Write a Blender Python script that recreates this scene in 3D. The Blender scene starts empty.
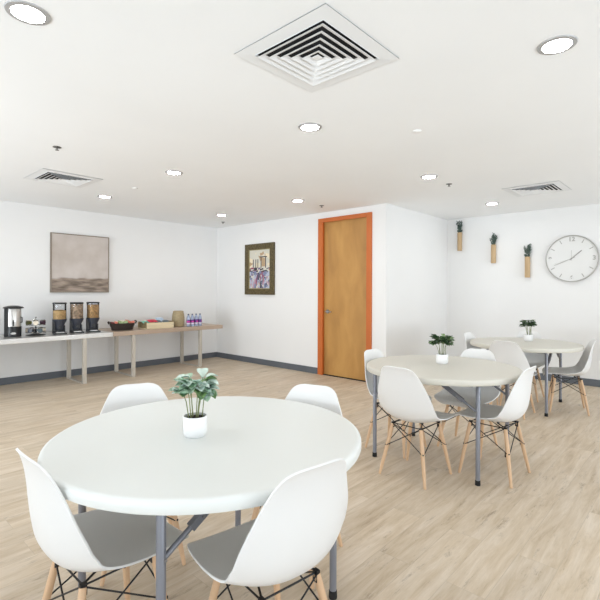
import bpy, bmesh, math, random
from mathutils import Vector, Matrix
C = bpy.context.scene.collection
PI = math.pi
R = math.radians
UC, VC, VO, UK, H = 5.508, 7.313, 3.388, 7.498, 2.582      # door wall, left wall, alcove, clock wall, ceiling
UMIN, VMIN = -2.6, -3.4
SC = bpy.context.scene

# ------------------------------------------------------------------ materials
def srgb(r, g, b):
    f = lambda c: (c/255)/12.92 if c/255 <= .04045 else ((c/255+.055)/1.055)**2.4
    return (f(r), f(g), f(b), 1)

def mat(name, col, rough=.5, metal=0, spec=.5, noise=0, nscale=8, bump=0, bscale=60, stretch=(1, 1, 1), trans=0, coat=0):
    m = bpy.data.materials.new(name); m.use_nodes = True
    nt = m.node_tree; N = nt.nodes; L = nt.links
    b = N['Principled BSDF']
    b.inputs['Base Color'].default_value = col
    b.inputs['Roughness'].default_value = rough
    b.inputs['Metallic'].default_value = metal
    b.inputs['Specular IOR Level'].default_value = spec
    b.inputs['Transmission Weight'].default_value = trans
    b.inputs['Coat Weight'].default_value = coat
    tc = N.new('ShaderNodeTexCoord'); mp = N.new('ShaderNodeMapping'); mp.inputs['Scale'].default_value = stretch
    L.new(tc.outputs['Object'], mp.inputs['Vector'])
    if noise:
        n = N.new('ShaderNodeTexNoise'); n.inputs['Scale'].default_value = nscale; n.inputs['Detail'].default_value = 5
        L.new(mp.outputs[0], n.inputs['Vector'])
        r = N.new('ShaderNodeMapRange'); r.inputs['From Min'].default_value = .3; r.inputs['From Max'].default_value = .7
        r.inputs['To Min'].default_value = 1-noise; r.inputs['To Max'].default_value = 1+noise
        L.new(n.outputs['Fac'], r.inputs['Value'])
        v = N.new('ShaderNodeVectorMath'); v.operation = 'SCALE'; v.inputs[0].default_value = col[:3]
        L.new(r.outputs[0], v.inputs['Scale']); L.new(v.outputs[0], b.inputs['Base Color'])
    if bump:
        n = N.new('ShaderNodeTexNoise'); n.inputs['Scale'].default_value = bscale; n.inputs['Detail'].default_value = 3
        L.new(mp.outputs[0], n.inputs['Vector'])
        bp = N.new('ShaderNodeBump'); bp.inputs['Strength'].default_value = bump; bp.inputs['Distance'].default_value = .01
        L.new(n.outputs['Fac'], bp.inputs['Height']); L.new(bp.outputs[0], b.inputs['Normal'])
    return m

def emit(name, col, s):
    m = bpy.data.materials.new(name); m.use_nodes = True
    b = m.node_tree.nodes['Principled BSDF']; b.inputs['Base Color'].default_value = (.8, .8, .8, 1)
    b.inputs['Emission Color'].default_value = col; b.inputs['Emission Strength'].default_value = s
    return m

M = {}
M['wall'] = mat('wall_paint', (.80, .80, .797, 1), .85, spec=.2, noise=.01, nscale=1.5, bump=.03, bscale=120)
M['ceiling'] = mat('ceiling_paint', (.875, .888, .9, 1), .9, spec=.15, noise=.012, nscale=1.2, bump=.03, bscale=90)
M['baseboard'] = mat('baseboard_rubber', srgb(92, 97, 104), .5, noise=.06, nscale=3)
M['shell'] = mat('white_polypropylene', (.75, .75, .745, 1), .38, spec=.45)
M['tabletop'] = mat('grey_plastic_tabletop', srgb(220, 223, 221), .4, spec=.5, bump=.05, bscale=500)
M['tabletop_dim'] = mat('dimmed_plastic_tabletop', srgb(203, 200, 190), .42, spec=.45, bump=.05, bscale=500)  # same top, darker and warmer to paint in the farther tables' reflected light
M['tube'] = mat('grey_enamel_tube', srgb(128, 130, 138), .38, metal=.35)
M['hinge'] = mat('zinc_hinge', srgb(150, 150, 152), .35, metal=.8)
M['black'] = mat('black_plastic', srgb(22, 22, 25), .4)
M['rubber'] = mat('black_rubber', srgb(18, 18, 18), .75)
M['wire'] = mat('black_wire', srgb(20, 20, 22), .4, metal=.3)
M['beech'] = mat('beech_leg', srgb(206, 172, 138), .5, noise=.1, nscale=9, stretch=(1, 1, .12))
M['steel'] = mat('brushed_steel', srgb(205, 203, 200), .32, metal=.75, noise=.05, nscale=6)
M['frame_steel'] = mat('painted_steel_legs', srgb(190, 184, 174), .45, metal=.25)
M['reflect_tint_top'] = mat('reflection_tinted_worktop', srgb(176, 156, 138), .38, metal=.1, noise=.1, nscale=4, stretch=(.3, 2, 2))  # brown reflection on the steel top painted into its colour
M['soil'] = mat('dark_soil', srgb(40, 34, 28), .95, noise=.3, nscale=60, bump=.6, bscale=90)
M['ceramic'] = mat('white_ceramic', (.82, .82, .82, 1), .3)
M['stem'] = mat('plant_stem', srgb(120, 128, 84), .6)
M['leaf_pale'] = mat('pale_leaf', srgb(162, 192, 166), .5, noise=.35, nscale=22)
M['leaf_frost'] = mat('frosted_leaf', srgb(196, 214, 205), .5, noise=.12, nscale=22)
M['leaf_dark'] = mat('dark_leaf', srgb(66, 96, 62), .5, noise=.4, nscale=25)
M['leaf_mid'] = mat('mid_leaf', srgb(112, 142, 92), .5, noise=.4, nscale=25)
M['bamboo'] = mat('bamboo_tube', srgb(188, 160, 122), .55, noise=.1, nscale=14, stretch=(1, 1, .1))
M['sprig'] = mat('dark_sprig', srgb(78, 94, 86), .7, noise=.3, nscale=40)
M['white'] = mat('white_metal', (.80, .80, .80, 1), .45)
M['vent_white'] = mat('vent_enamel', (.80, .815, .83, 1), .6)
M['trim'] = mat('light_trim_ring', srgb(172, 172, 172), .5, metal=.2)
M['lamp'] = emit('lamp_lens', (1, .985, .96, 1), 105)
M['duct_shade'] = mat('painted_duct_shade', srgb(24, 24, 26), .9)
M['sprinkler'] = mat('sprinkler_metal', srgb(110, 108, 104), .4, metal=.8)
M['clock_face'] = mat('clock_face', (.74, .74, .73, 1), .6)
M['clock_rim'] = mat('clock_rim', srgb(182, 180, 176), .4, metal=.5)
M['clock_mark'] = mat('clock_mark', srgb(172, 171, 167), .5)
M['clock_hand'] = mat('clock_hand', srgb(150, 149, 145), .5)
M['pic_frame'] = mat('thin_brown_frame', srgb(132, 120, 108), .5)
M['gilt'] = mat('dark_gilt_frame', srgb(92, 80, 50), .45, metal=.3, noise=.45, nscale=45, bump=.5, bscale=70)
M['orange'] = mat('orange_door_frame', srgb(190, 100, 40), .5, noise=.04, nscale=3)
M['chrome'] = mat('satin_chrome', srgb(190, 190, 190), .25, metal=.95)
M['wicker'] = mat('dark_wicker', srgb(50, 38, 32), .7, noise=.5, nscale=60, bump=.8, bscale=120)
M['pale_wood'] = mat('pale_crate_wood', srgb(222, 206, 172), .6, noise=.08, nscale=8, stretch=(.2, 1, 3))
M['shaded_wood'] = mat('shaded_crate_end', srgb(128, 112, 78), .7, noise=.3, nscale=30)  # shade on the crate end painted in as a browner wood
M['woven'] = mat('tan_woven', srgb(168, 152, 120), .75, noise=.15, nscale=40, bump=.5, bscale=150)
M['purple'] = mat('purple_label', srgb(92, 36, 130), .5)
M['pink'] = mat('pink_label', srgb(196, 60, 150), .5)
M['label_white'] = mat('white_label', srgb(225, 215, 232), .5)
M['cap'] = mat('navy_cap', srgb(50, 56, 92), .4)
M['water'] = mat('clear_blue_bottle', srgb(185, 200, 228), .15, trans=.35)
M['cereal_tan'] = mat('golden_flakes', srgb(224, 184, 128), .8, noise=.2, nscale=40, bump=1, bscale=90)
M['cereal_mix'] = mat('mixed_hoops', srgb(196, 168, 142), .8, noise=.6, nscale=32, bump=1, bscale=90)
M['cereal_brown'] = mat('brown_granola', srgb(208, 164, 112), .8, noise=.35, nscale=36, bump=1, bscale=90)
M['charcoal'] = mat('charcoal_plastic', srgb(58, 61, 70), .4)
for k, c in dict(red=(196, 52, 74), teal=(120, 190, 170), blue=(176, 196, 218), cream=(226, 214, 196), coral=(214, 120, 98), green=(150, 165, 120), maroon=(120, 40, 48), slate=(90, 104, 110), plum=(70, 44, 60), olive=(90, 92, 50)).items():
    M[k] = mat(k+'_foil', srgb(*c), .4, noise=.1, nscale=30)

def clear_mat():
    m = bpy.data.materials.new('clear_acrylic'); m.use_nodes = True
    nt = m.node_tree; N = nt.nodes; L = nt.links; N.remove(N['Principled BSDF'])
    t = N.new('ShaderNodeBsdfTransparent'); t.inputs[0].default_value = (.93, .94, .95, 1)
    g = N.new('ShaderNodeBsdfGlossy'); g.inputs['Roughness'].default_value = .08
    f = N.new('ShaderNodeFresnel'); f.inputs['IOR'].default_value = 1.35
    mx = N.new('ShaderNodeMixShader')
    L.new(f.outputs[0], mx.inputs[0]); L.new(t.outputs[0], mx.inputs[1]); L.new(g.outputs[0], mx.inputs[2])
    L.new(mx.outputs[0], N['Material Output'].inputs[0])
    return m
M['clear'] = clear_mat()

def floor_mat():
    m = bpy.data.materials.new('vinyl_oak_planks'); m.use_nodes = True
    nt = m.node_tree; N = nt.nodes; L = nt.links; b = N['Principled BSDF']
    tc = N.new('ShaderNodeTexCoord')
    br = N.new('ShaderNodeTexBrick')
    br.offset = .37; br.inputs['Scale'].default_value = 1
    br.inputs['Brick Width'].default_value = 1.22; br.inputs['Row Height'].default_value = .18
    br.inputs['Mortar Size'].default_value = .0012; br.inputs['Mortar Smooth'].default_value = .3
    br.inputs['Color1'].default_value = (0, 0, 0, 1); br.inputs['Color2'].default_value = (1, 1, 1, 1)
    br.inputs['Mortar'].default_value = (.5, .5, .5, 1)
    L.new(tc.outputs['Object'], br.inputs['Vector'])
    # per plank offset of the grain
    sep = N.new('ShaderNodeSeparateColor'); L.new(br.outputs['Color'], sep.inputs[0])
    mul = N.new('ShaderNodeMath'); mul.operation = 'MULTIPLY'; mul.inputs[1].default_value = 7.3
    L.new(sep.outputs[0], mul.inputs[0])
    comb = N.new('ShaderNodeCombineXYZ'); L.new(mul.outputs[0], comb.inputs[0]); L.new(mul.outputs[0], comb.inputs[2])
    add = N.new('ShaderNodeVectorMath'); L.new(tc.outputs['Object'], add.inputs[0]); L.new(comb.outputs[0], add.inputs[1])
    def noise(scale, st, det=6, dist=0.0, rough=.6):
        mp = N.new('ShaderNodeMapping'); mp.inputs['Scale'].default_value = st; L.new(add.outputs[0], mp.inputs['Vector'])
        n = N.new('ShaderNodeTexNoise'); n.inputs['Scale'].default_value = scale; n.inputs['Detail'].default_value = det
        n.inputs['Roughness'].default_value = rough; n.inputs['Distortion'].default_value = dist
        L.new(mp.outputs[0], n.inputs['Vector']); return n
    n1 = noise(2.6, (.8, 6.5, 1), 8, .4, .68)
    ramp = N.new('ShaderNodeValToRGB'); L.new(n1.outputs['Fac'], ramp.inputs[0])
    e = ramp.color_ramp.elements
    e[0].position = .24; e[0].color = FL[0]
    e[1].position = .62; e[1].color = FL[2]
    k = e.new(.44); k.color = FL[1]
    k = e.new(.8); k.color = FL[3]
    # dark smoky streaks
    n2 = noise(2.6, (1.1, 5.5, 1), 9, .2, .8)
    r2 = N.new('ShaderNodeMapRange'); r2.inputs['From Min'].default_value = .565; r2.inputs['From Max'].default_value = .68
    r2.inputs['To Max'].default_value = .65
    L.new(n2.outputs['Fac'], r2.inputs['Value'])
    mx = N.new('ShaderNodeMix'); mx.data_type = 'RGBA'; mx.inputs['B'].default_value = FL[4]
    L.new(r2.outputs[0], mx.inputs['Factor']); L.new(ramp.outputs[0], mx.inputs['A'])
    # plank to plank tone
    r3 = N.new('ShaderNodeMapRange'); r3.inputs['To Min'].default_value = .95; r3.inputs['To Max'].default_value = 1.06
    L.new(sep.outputs[0], r3.inputs['Value'])
    # fine grain
    n3 = noise(9, (1, 22, 1), 4)
    r4 = N.new('ShaderNodeMapRange'); r4.inputs['From Min'].default_value = .3; r4.inputs['From Max'].default_value = .7
    r4.inputs['To Min'].default_value = .95; r4.inputs['To Max'].default_value = 1.04
    L.new(n3.outputs['Fac'], r4.inputs['Value'])
    m1 = N.new('ShaderNodeMath'); m1.operation = 'MULTIPLY'; L.new(r3.outputs[0], m1.inputs[0]); L.new(r4.outputs[0], m1.inputs[1])
    # seams
    r5 = N.new('ShaderNodeMapRange'); r5.inputs['To Min'].default_value = 1; r5.inputs['To Max'].default_value = .8
    L.new(br.outputs['Fac'], r5.inputs['Value'])
    m2 = N.new('ShaderNodeMath'); m2.operation = 'MULTIPLY'; L.new(m1.outputs[0], m2.inputs[0]); L.new(r5.outputs[0], m2.inputs[1])
    v = N.new('ShaderNodeVectorMath'); v.operation = 'SCALE'
    L.new(mx.outputs['Result'], v.inputs[0]); L.new(m2.outputs[0], v.inputs['Scale'])
    L.new(v.outputs[0], b.inputs['Base Color'])
    b.inputs['Roughness'].default_value = .5; b.inputs['Specular IOR Level'].default_value = .35
    bp = N.new('ShaderNodeBump'); bp.inputs['Strength'].default_value = .12; bp.inputs['Distance'].default_value = .003
    L.new(n3.outputs['Fac'], bp.inputs['Height']); L.new(bp.outputs[0], b.inputs['Normal'])
    return m
FL = [srgb(170, 151, 128), srgb(194, 177, 154), srgb(207, 193, 175), srgb(217, 206, 192), srgb(112, 98, 82)]
M['floor'] = floor_mat()

def door_mat():
    m = bpy.data.materials.new('birch_veneer'); m.use_nodes = True
    nt = m.node_tree; N = nt.nodes; L = nt.links; b = N['Principled BSDF']
    tc = N.new('ShaderNodeTexCoord'); mp = N.new('ShaderNodeMapping'); mp.inputs['Scale'].default_value = (2, 2, .7)
    L.new(tc.outputs['Object'], mp.inputs['Vector'])
    n = N.new('ShaderNodeTexNoise'); n.inputs['Scale'].default_value = 2.2; n.inputs['Detail'].default_value = 6; n.inputs['Distortion'].default_value = .5
    L.new(mp.outputs[0], n.inputs['Vector'])
    r = N.new('ShaderNodeValToRGB'); L.new(n.outputs['Fac'], r.inputs[0])
    e = r.color_ramp.elements
    e[0].position = .3; e[0].color = srgb(164, 120, 64); e[1].position = .7; e[1].color = srgb(190, 144, 80)
    k = e.new(.5); k.color = srgb(179, 133, 71)
    L.new(r.outputs[0], b.inputs['Base Color']); b.inputs['Roughness'].default_value = .45
    return m
M['door'] = door_mat()

def canvas_mat(z0, z1):
    m = bpy.data.materials.new('misty_landscape_canvas'); m.use_nodes = True
    nt = m.node_tree; N = nt.nodes; L = nt.links; b = N['Principled BSDF']; b.inputs['Roughness'].default_value = .8
    tc = N.new('ShaderNodeTexCoord'); sp = N.new('ShaderNodeSeparateXYZ'); L.new(tc.outputs['Object'], sp.inputs[0])
    n = N.new('ShaderNodeTexNoise'); n.inputs['Scale'].default_value = 2.6; n.inputs['Detail'].default_value = 6
    L.new(tc.outputs['Object'], n.inputs['Vector'])
    rs = N.new('ShaderNodeValToRGB'); L.new(n.outputs['Fac'], rs.inputs[0])
    e = rs.color_ramp.elements; e[0].position = .3; e[0].color = srgb(176, 165, 156); e[1].position = .7; e[1].color = srgb(205, 197, 192)
    mp = N.new('ShaderNodeMapping'); mp.inputs['Scale'].default_value = (1.6, 1, 7); L.new(tc.outputs['Object'], mp.inputs['Vector'])
    n2 = N.new('ShaderNodeTexNoise'); n2.inputs['Scale'].default_value = 3; n2.inputs['Detail'].default_value = 7; L.new(mp.outputs[0], n2.inputs['Vector'])
    rg = N.new('ShaderNodeValToRGB'); L.new(n2.outputs['Fac'], rg.inputs[0])
    e = rg.color_ramp.elements; e[0].position = .35; e[0].color = srgb(104, 92, 82); e[1].position = .68; e[1].color = srgb(168, 152, 138)
    n3 = N.new('ShaderNodeTexNoise'); n3.inputs['Scale'].default_value = 5; L.new(tc.outputs['Object'], n3.inputs['Vector'])
    a = N.new('ShaderNodeMath'); a.operation = 'MULTIPLY_ADD'; a.inputs[1].default_value = .06; L.new(n3.outputs['Fac'], a.inputs[0]); L.new(sp.outputs[2], a.inputs[2])
    r = N.new('ShaderNodeMapRange'); r.inputs['From Min'].default_value = z0; r.inputs['From Max'].default_value = z1; L.new(a.outputs[0], r.inputs['Value'])
    mx = N.new('ShaderNodeMix'); mx.data_type = 'RGBA'
    L.new(r.outputs[0], mx.inputs['Factor']); L.new(rg.outputs[0], mx.inputs['A']); L.new(rs.outputs[0], mx.inputs['B'])
    L.new(mx.outputs['Result'], b.inputs['Base Color'])
    return m

# ------------------------------------------------------------------ mesh helpers
def bm_new(): return bmesh.new()
def box(bm, x0, x1, y0, y1, z0, z1, bev=0):
    x0, x1 = min(x0, x1), max(x0, x1); y0, y1 = min(y0, y1), max(y0, y1); z0, z1 = min(z0, z1), max(z0, z1)
    r = bmesh.ops.create_cube(bm, size=1)
    vs = r['verts']
    for v in vs: v.co = Vector(((x0+x1)/2+v.co.x*(x1-x0), (y0+y1)/2+v.co.y*(y1-y0), (z0+z1)/2+v.co.z*(z1-z0)))
    if bev:
        es = list({e for v in vs for e in v.link_edges})
        bmesh.ops.bevel(bm, geom=es, offset=bev, segments=2, affect='EDGES', profile=.7)
    return vs
def tube(bm, pts, rad, n=10, cap=True):
    """rounded tube through points; rad a number or one per point"""
    pts = [Vector(p) for p in pts]
    if not hasattr(rad, '__len__'): rad = [rad]*len(pts)
    rings = []; prev = None
    for i, p in enumerate(pts):
        d = (pts[min(i+1, len(pts)-1)]-pts[max(i-1, 0)]).normalized()
        if prev is None:
            a = Vector((0, 0, 1)) if abs(d.z) < .9 else Vector((1, 0, 0))
            u = d.cross(a).normalized()
        else:
            u = (prev-d*prev.dot(d)).normalized()
        prev = u; w = d.cross(u)
        rings.append([bm.verts.new(p+(u*math.cos(2*PI*k/n)+w*math.sin(2*PI*k/n))*rad[i]) for k in range(n)])
    for a, b in zip(rings, rings[1:]):
        for k in range(n): bm.faces.new((a[k], a[(k+1) % n], b[(k+1) % n], b[k]))
    if cap: bm.faces.new(rings[0][::-1]); bm.faces.new(rings[-1])
def lathe(bm, prof, cx=0, cy=0, n=32, sx=1, sy=1, cap=True):
    """prof: list of (r, z)"""
    rings = []
    for r, z in prof:
        rings.append([bm.verts.new((cx+sx*r*math.cos(2*PI*k/n), cy+sy*r*math.sin(2*PI*k/n), z)) for k in range(n)])
    for a, b in zip(rings, rings[1:]):
        for k in range(n): bm.faces.new((a[k], a[(k+1) % n], b[(k+1) % n], b[k]))
    if cap: bm.faces.new(rings[0][::-1]); bm.faces.new(rings[-1])
def obj(name, bm, m, parent=None, smooth=False, loc=None):
    bmesh.ops.recalc_face_normals(bm, faces=bm.faces[:])
    me = bpy.data.meshes.new(name); bm.to_mesh(me); bm.free()
    for mm in (m if isinstance(m, (list, tuple)) else [m]): me.materials.append(mm)
    if smooth:
        me.polygons.foreach_set('use_smooth', [True]*len(me.polygons))
        try: me.set_sharp_from_angle(angle=R(38))
        except Exception: pass
    o = bpy.data.objects.new(name, me); C.objects.link(o)
    if parent: o.parent = parent
    if loc: o.location = loc
    return o
def tag(o, label, cat, group=None):
    o['label'] = label; o['category'] = cat
    if group: o['group'] = group
    return o
def thing(name, label, cat, loc=(0, 0, 0), rz=0, group=None):
    o = bpy.data.objects.new(name, None); C.objects.link(o); o.location = loc; o.rotation_euler = (0, 0, rz)
    o.empty_display_size = .1
    return tag(o, label, cat, group)
def struct(name, bm, m, parent=None):
    o = obj(name, bm, m, parent)
    if not parent: o['kind'] = 'structure'
    return o
def dup(root, loc, rz, label, group=None):
    r = root.copy(); C.objects.link(r); r.location = loc; r.rotation_euler = (0, 0, rz); r['label'] = label
    if group: r['group'] = group
    def rec(a, b):
        for ch in list(a.children):
            if ch.name not in C.objects: continue
            c = ch.copy(); C.objects.link(c); c.parent = b; rec(ch, c)
    rec(root, r)
    return r

# ------------------------------------------------------------------ room
T = .12
bm = bm_new(); box(bm, UMIN-T, UK+T, VMIN-T, VC+T, -.1, 0); struct('floor', bm, M['floor'])
bm = bm_new(); box(bm, UMIN-T, UK+T, VMIN-T, VC+T, H, H+.12); ceiling = struct('ceiling', bm, M['ceiling'])
bm = bm_new(); box(bm, UMIN-T, UC, VC, VC+T, 0, H); struct('wall_left', bm, M['wall'])
# door wall with the opening
DV0, DV1, DH = 3.701, 4.555, 2.435
bm = bm_new()
box(bm, UC, UC+T, DV1, VC+T, 0, H); box(bm, UC, UC+T, VO, DV0, 0, H); box(bm, UC, UC+T, DV0, DV1, DH, H)
box(bm, UC+T, UC+T+.02, DV0-.1, DV1+.1, 0, DH+.1)
struct('wall_door', bm, M['wall'])
bm = bm_new(); box(bm, UC+T, UK, VO, VO+T, 0, H); struct('wall_alcove', bm, M['wall'])
bm = bm_new(); box(bm, UK, UK+T, VMIN-T, VO+T, 0, H); struct('wall_clock', bm, M['wall'])

# window walls behind the camera
def window_wall(name, axis, pos, a0, a1, opens, z0, z1):
    bm = bm_new()
    def b(p0, p1, q0, q1):
        if axis == 'v': box(bm, p0, p1, pos-T, pos, q0, q1)
        else: box(bm, pos-T, pos, p0, p1, q0, q1)
    b(a0, a1, 0, z0); b(a0, a1, z1, H)
    e = [a0]+[x for o in opens for x in o]+[a1]
    for i in range(0, len(e), 2): b(e[i], e[i+1], z0, z1)
    struct(name, bm, M['wall'])
wn = 0
def window(axis, pos, a0, a1, z0, z1):
    global wn; wn += 1
    def bb(bm, p0, p1, q0, q1, d0, d1):
        if axis == 'v': box(bm, p0, p1, pos-d1, pos-d0, q0, q1)
        else: box(bm, pos-d1, pos-d0, p0, p1, q0, q1)
    bm = bm_new(); f = .05
    bb(bm, a0, a1, z0, z0+f, .02, .09); bb(bm, a0, a1, z1-f, z1, .02, .09)
    n = max(1, round((a1-a0)/1.2))
    for i in range(n+1):
        x = a0+(a1-a0-f)*i/n; bb(bm, x, x+f, z0+f, z1-f, .02, .09)
    w = struct('window_%d' % wn, bm, M['white'])
    bm = bm_new(); bb(bm, a0+f, a1-f, z0+f, z1-f, .05, .056); obj('window_pane', bm, M['clear'], w)
    return w
WZ0, WZ1 = .35, 2.4
window_wall('wall_right', 'v', VMIN, UMIN-T, UK, [(-2.2, .6), (1.0, 3.6), (4.2, 6.6)], WZ0, WZ1)
window_wall('wall_back', 'u', UMIN, VMIN, VC, [(-3.0, -.4), (0, 2.4), (3.0, 6.6)], WZ0, WZ1)  # widest opening is unseen, added for light on the counter side
lights = []
def day(axis, pos, a0, a1, power):
    l = bpy.data.lights.new('daylight', 'AREA'); l.shape = 'RECTANGLE'; l.size = a1-a0; l.size_y = WZ1-WZ0; l.energy = power
    l.color = DAYC
    o = bpy.data.objects.new('daylight', l); C.objects.link(o)
    mid = (a0+a1)/2; z = (WZ0+WZ1)/2
    if axis == 'v': o.location = (mid, pos-.3, z); o.rotation_euler = (R(-90), 0, PI)     # shines towards +v
    else: o.location = (pos-.3, mid, z); o.rotation_euler = (R(-90), 0, PI/2)             # shines towards +u
    o.rotation_euler = (R(90), 0, 0 if axis == 'v' else R(-90))
    # added upward fill lamp outside the window, there to brighten the ceiling
    l2 = bpy.data.lights.new('ceiling_fill', 'AREA'); l2.shape = 'RECTANGLE'; l2.size = a1-a0; l2.size_y = .9; l2.energy = power*CEIL_FILL; l2.color = (.88, .95, 1)
    l2.spread = R(150)
    o2 = bpy.data.objects.new('ceiling_fill', l2); C.objects.link(o2)
    o2.location = (mid, pos-.45, .75) if axis == 'v' else (pos-.45, mid, .75)
    o2.rotation_euler = (R(122), 0, 0 if axis == 'v' else R(-90))
    return o
DAYC = (.935, .975, 1)
DAYP = 9.5
CEIL_FILL = 1.6  # strength of the added ceiling fill relative to the daylight
for ax, p, a, b, k in (('v', VMIN, -2.2, .6, .45), ('v', VMIN, 1.0, 3.6, .8), ('v', VMIN, 4.2, 6.6, 1.15), ('u', UMIN, -3.0, -.4, .45), ('u', UMIN, 0, 2.4, .6), ('u', UMIN, 3.0, 6.6, 1.35)):  # last window is an addition to light the far left of the room
    window(ax, p, a, b, WZ0, WZ1)
    day(ax, p, a, b, k*DAYP*(b-a)*(WZ1-WZ0))

# baseboards
BH, BD = .1, .012
def bboard(name, x0, x1, y0, y1):
    bm = bm_new(); box(bm, x0, x1, y0, y1, 0, BH); struct(name, bm, M['baseboard'])
bboard('baseboard_left', UMIN, UC, VC-BD, VC)
bboard('baseboard_door', UC-BD, UC, 4.64, VC-BD)
bboard('baseboard_corner', UC-BD, UC, VO, 3.62)
bboard('baseboard_alcove', UC, UK, VO-BD, VO)
bboard('baseboard_clock', UK-BD, UK, VMIN, VO-BD)

# door with orange frame
bm = bm_new(); box(bm, UC+.03, UC+.075, DV0+.004, DV1-.004, .012, DH-.004)
door = struct('door_1', bm, M['door'])
bm = bm_new()
for a, b in ((3.626, DV0+.012), (DV1-.012, 4.64)): box(bm, UC-.022, UC+.001, a, b, 0, 2.487, .003)
box(bm, UC-.022, UC+.001, DV0+.012, DV1-.012, DH-.012, 2.487, .003)
for a, b in ((DV0-.001, DV0+.003), (DV1-.003, DV1+.001)): box(bm, UC, UC+T, a, b, 0, DH)
box(bm, UC, UC+T, DV0, DV1, DH-.003, DH)
fr = obj('door_frame', bm, M['orange'], door)
bm = bm_new()
tube(bm, [(UC+.031, 4.475, 1.01), (UC+.022, 4.475, 1.01)], .032, 20)
tube(bm, [(UC+.022, 4.475, 1.01), (UC-.03, 4.475, 1.01), (UC-.035, 4.46, 1.01), (UC-.035, 4.35, 1.008)], .0095, 10)
obj('door_handle', bm, M['chrome'], door, True)['label'] = 'satin metal lever handle'
bm = bm_new()
for z in (.25, 1.2, 2.2): tube(bm, [(UC+.026, DV0+.004, z-.05), (UC+.026, DV0+.004, z+.05)], .007, 8)
obj('hinge', bm, M['chrome'], door, True)
bm = bm_new(); box(bm, UC, UC+.11, DV0+.005, DV1-.005, 0, .008); obj('door_gap_shade', bm, M['rubber'], door)  # black strip painting the dark gap under the door

# ------------------------------------------------------------------ ceiling fittings
def downlight(x, y, label, group='recessed ceiling downlights'):
    t = thing('ceiling_downlight', label, 'ceiling light', (x, y, H), 0, group)
    bm = bm_new(); lathe(bm, [(.066, -.001), (.067, -.007), (.088, -.005), (.091, 0), (.091, .001)], n=48, cap=False)
    obj('trim_ring', bm, M['trim'], t, True)
    bm = bm_new(); lathe(bm, [(.0665, -.0005), (.0665, -.003), (.055, -.0042), (.001, -.0045)], n=36)
    obj('lens', bm, M['lamp'], t, True)
    return t
DL = [
 (.653, 2.258, 'round downlight at the upper left corner of the picture'),
 (2.528, .572, 'round downlight at the upper right, right of the big square vent'),
 (2.55, 2.24, 'round downlight just beyond the big square ceiling vent'),
 (2.583, 4.176, 'round downlight right of the left vent, third row back on the left'),
 (2.64, 5.954, 'small downlight beyond the left vent, closest to the wall with the landscape'),
 (4.571, 5.952, 'small downlight above the far room corner beside the street picture'),
 (4.529, 4.194, 'small downlight above the wall just left of the orange door frame'),
 (4.515, 2.249, 'round downlight on ceiling in front of the white outer wall corner'),
 (6.497, 2.278, 'small downlight left of the right vent, above the wall planters'),
 (.653, .42, 'round downlight overhead behind the nearest table, out of the frame'),
 (4.5, .42, 'round downlight over the room right of the frame'),
 (6.5, .42, 'round downlight near the clock wall right of the frame'),
 (.66, 4.18, 'round downlight near the long counter left of the frame'),
 (.66, 5.95, 'round downlight over the left end of the counter, out of frame'),
]
for x, y, l in DL: downlight(x, y, l)

def vent(x, y, label):
    t = thing('ceiling_vent', label, 'vent', (x, y, H), 0, 'square louvred ceiling vents')
    bm = bm_new(); o, i = .308, .232
    # flat pressed frame, sloping slightly down to the core
    def ringf(bm, a, za, b, zb, th=.003):
        va = [bm.verts.new((sx*a, sy*a, za)) for sx, sy in ((-1, -1), (1, -1), (1, 1), (-1, 1))]
        vb = [bm.verts.new((sx*b, sy*b, zb)) for sx, sy in ((-1, -1), (1, -1), (1, 1), (-1, 1))]
        vc = [bm.verts.new((v.co.x, v.co.y, v.co.z+th)) for v in va]; vd = [bm.verts.new((v.co.x, v.co.y, v.co.z+th)) for v in vb]
        for k in range(4):
            j = (k+1) % 4
            bm.faces.new((va[k], va[j], vb[j], vb[k])); bm.faces.new((vc[k], vd[k], vd[j], vc[j]))
            bm.faces.new((va[k], vc[k], vc[j], va[j])); bm.faces.new((vb[k], vb[j], vd[j], vd[k]))
    ringf(bm, o, -.006, i, -.009, .004); ringf(bm, o, -.006, o-.006, -.001, .003); ringf(bm, i, -.012, i-.006, -.001, .002)
    obj('vent_frame', bm, M['vent_white'], t)
    bm = bm_new(); box(bm, -.226, .226, -.226, .226, -.0035, -.001); obj('duct_shade', bm, M['duct_shade'], t)  # flat near-black plate, paints the darkness behind the louvres
    for k in range(5):
        a = .222-k*.041
        bm = bm_new(); ringf(bm, a, -.019, a-.029, -.006, .0015); obj('louvre', bm, M['vent_white'], t)
    bm = bm_new(); box(bm, -.02, .02, -.02, .02, -.014, -.01); obj('centre_plate', bm, M['white'], t)
vent(1.798, 1.53, 'large square white louvred vent at the top centre, above the nearest table')
vent(1.9, 5.335, 'square ceiling vent at the left, above the counter side of the room')
vent(5.935, 1.555, 'square ceiling vent at the right, above the farthest table')

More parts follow.
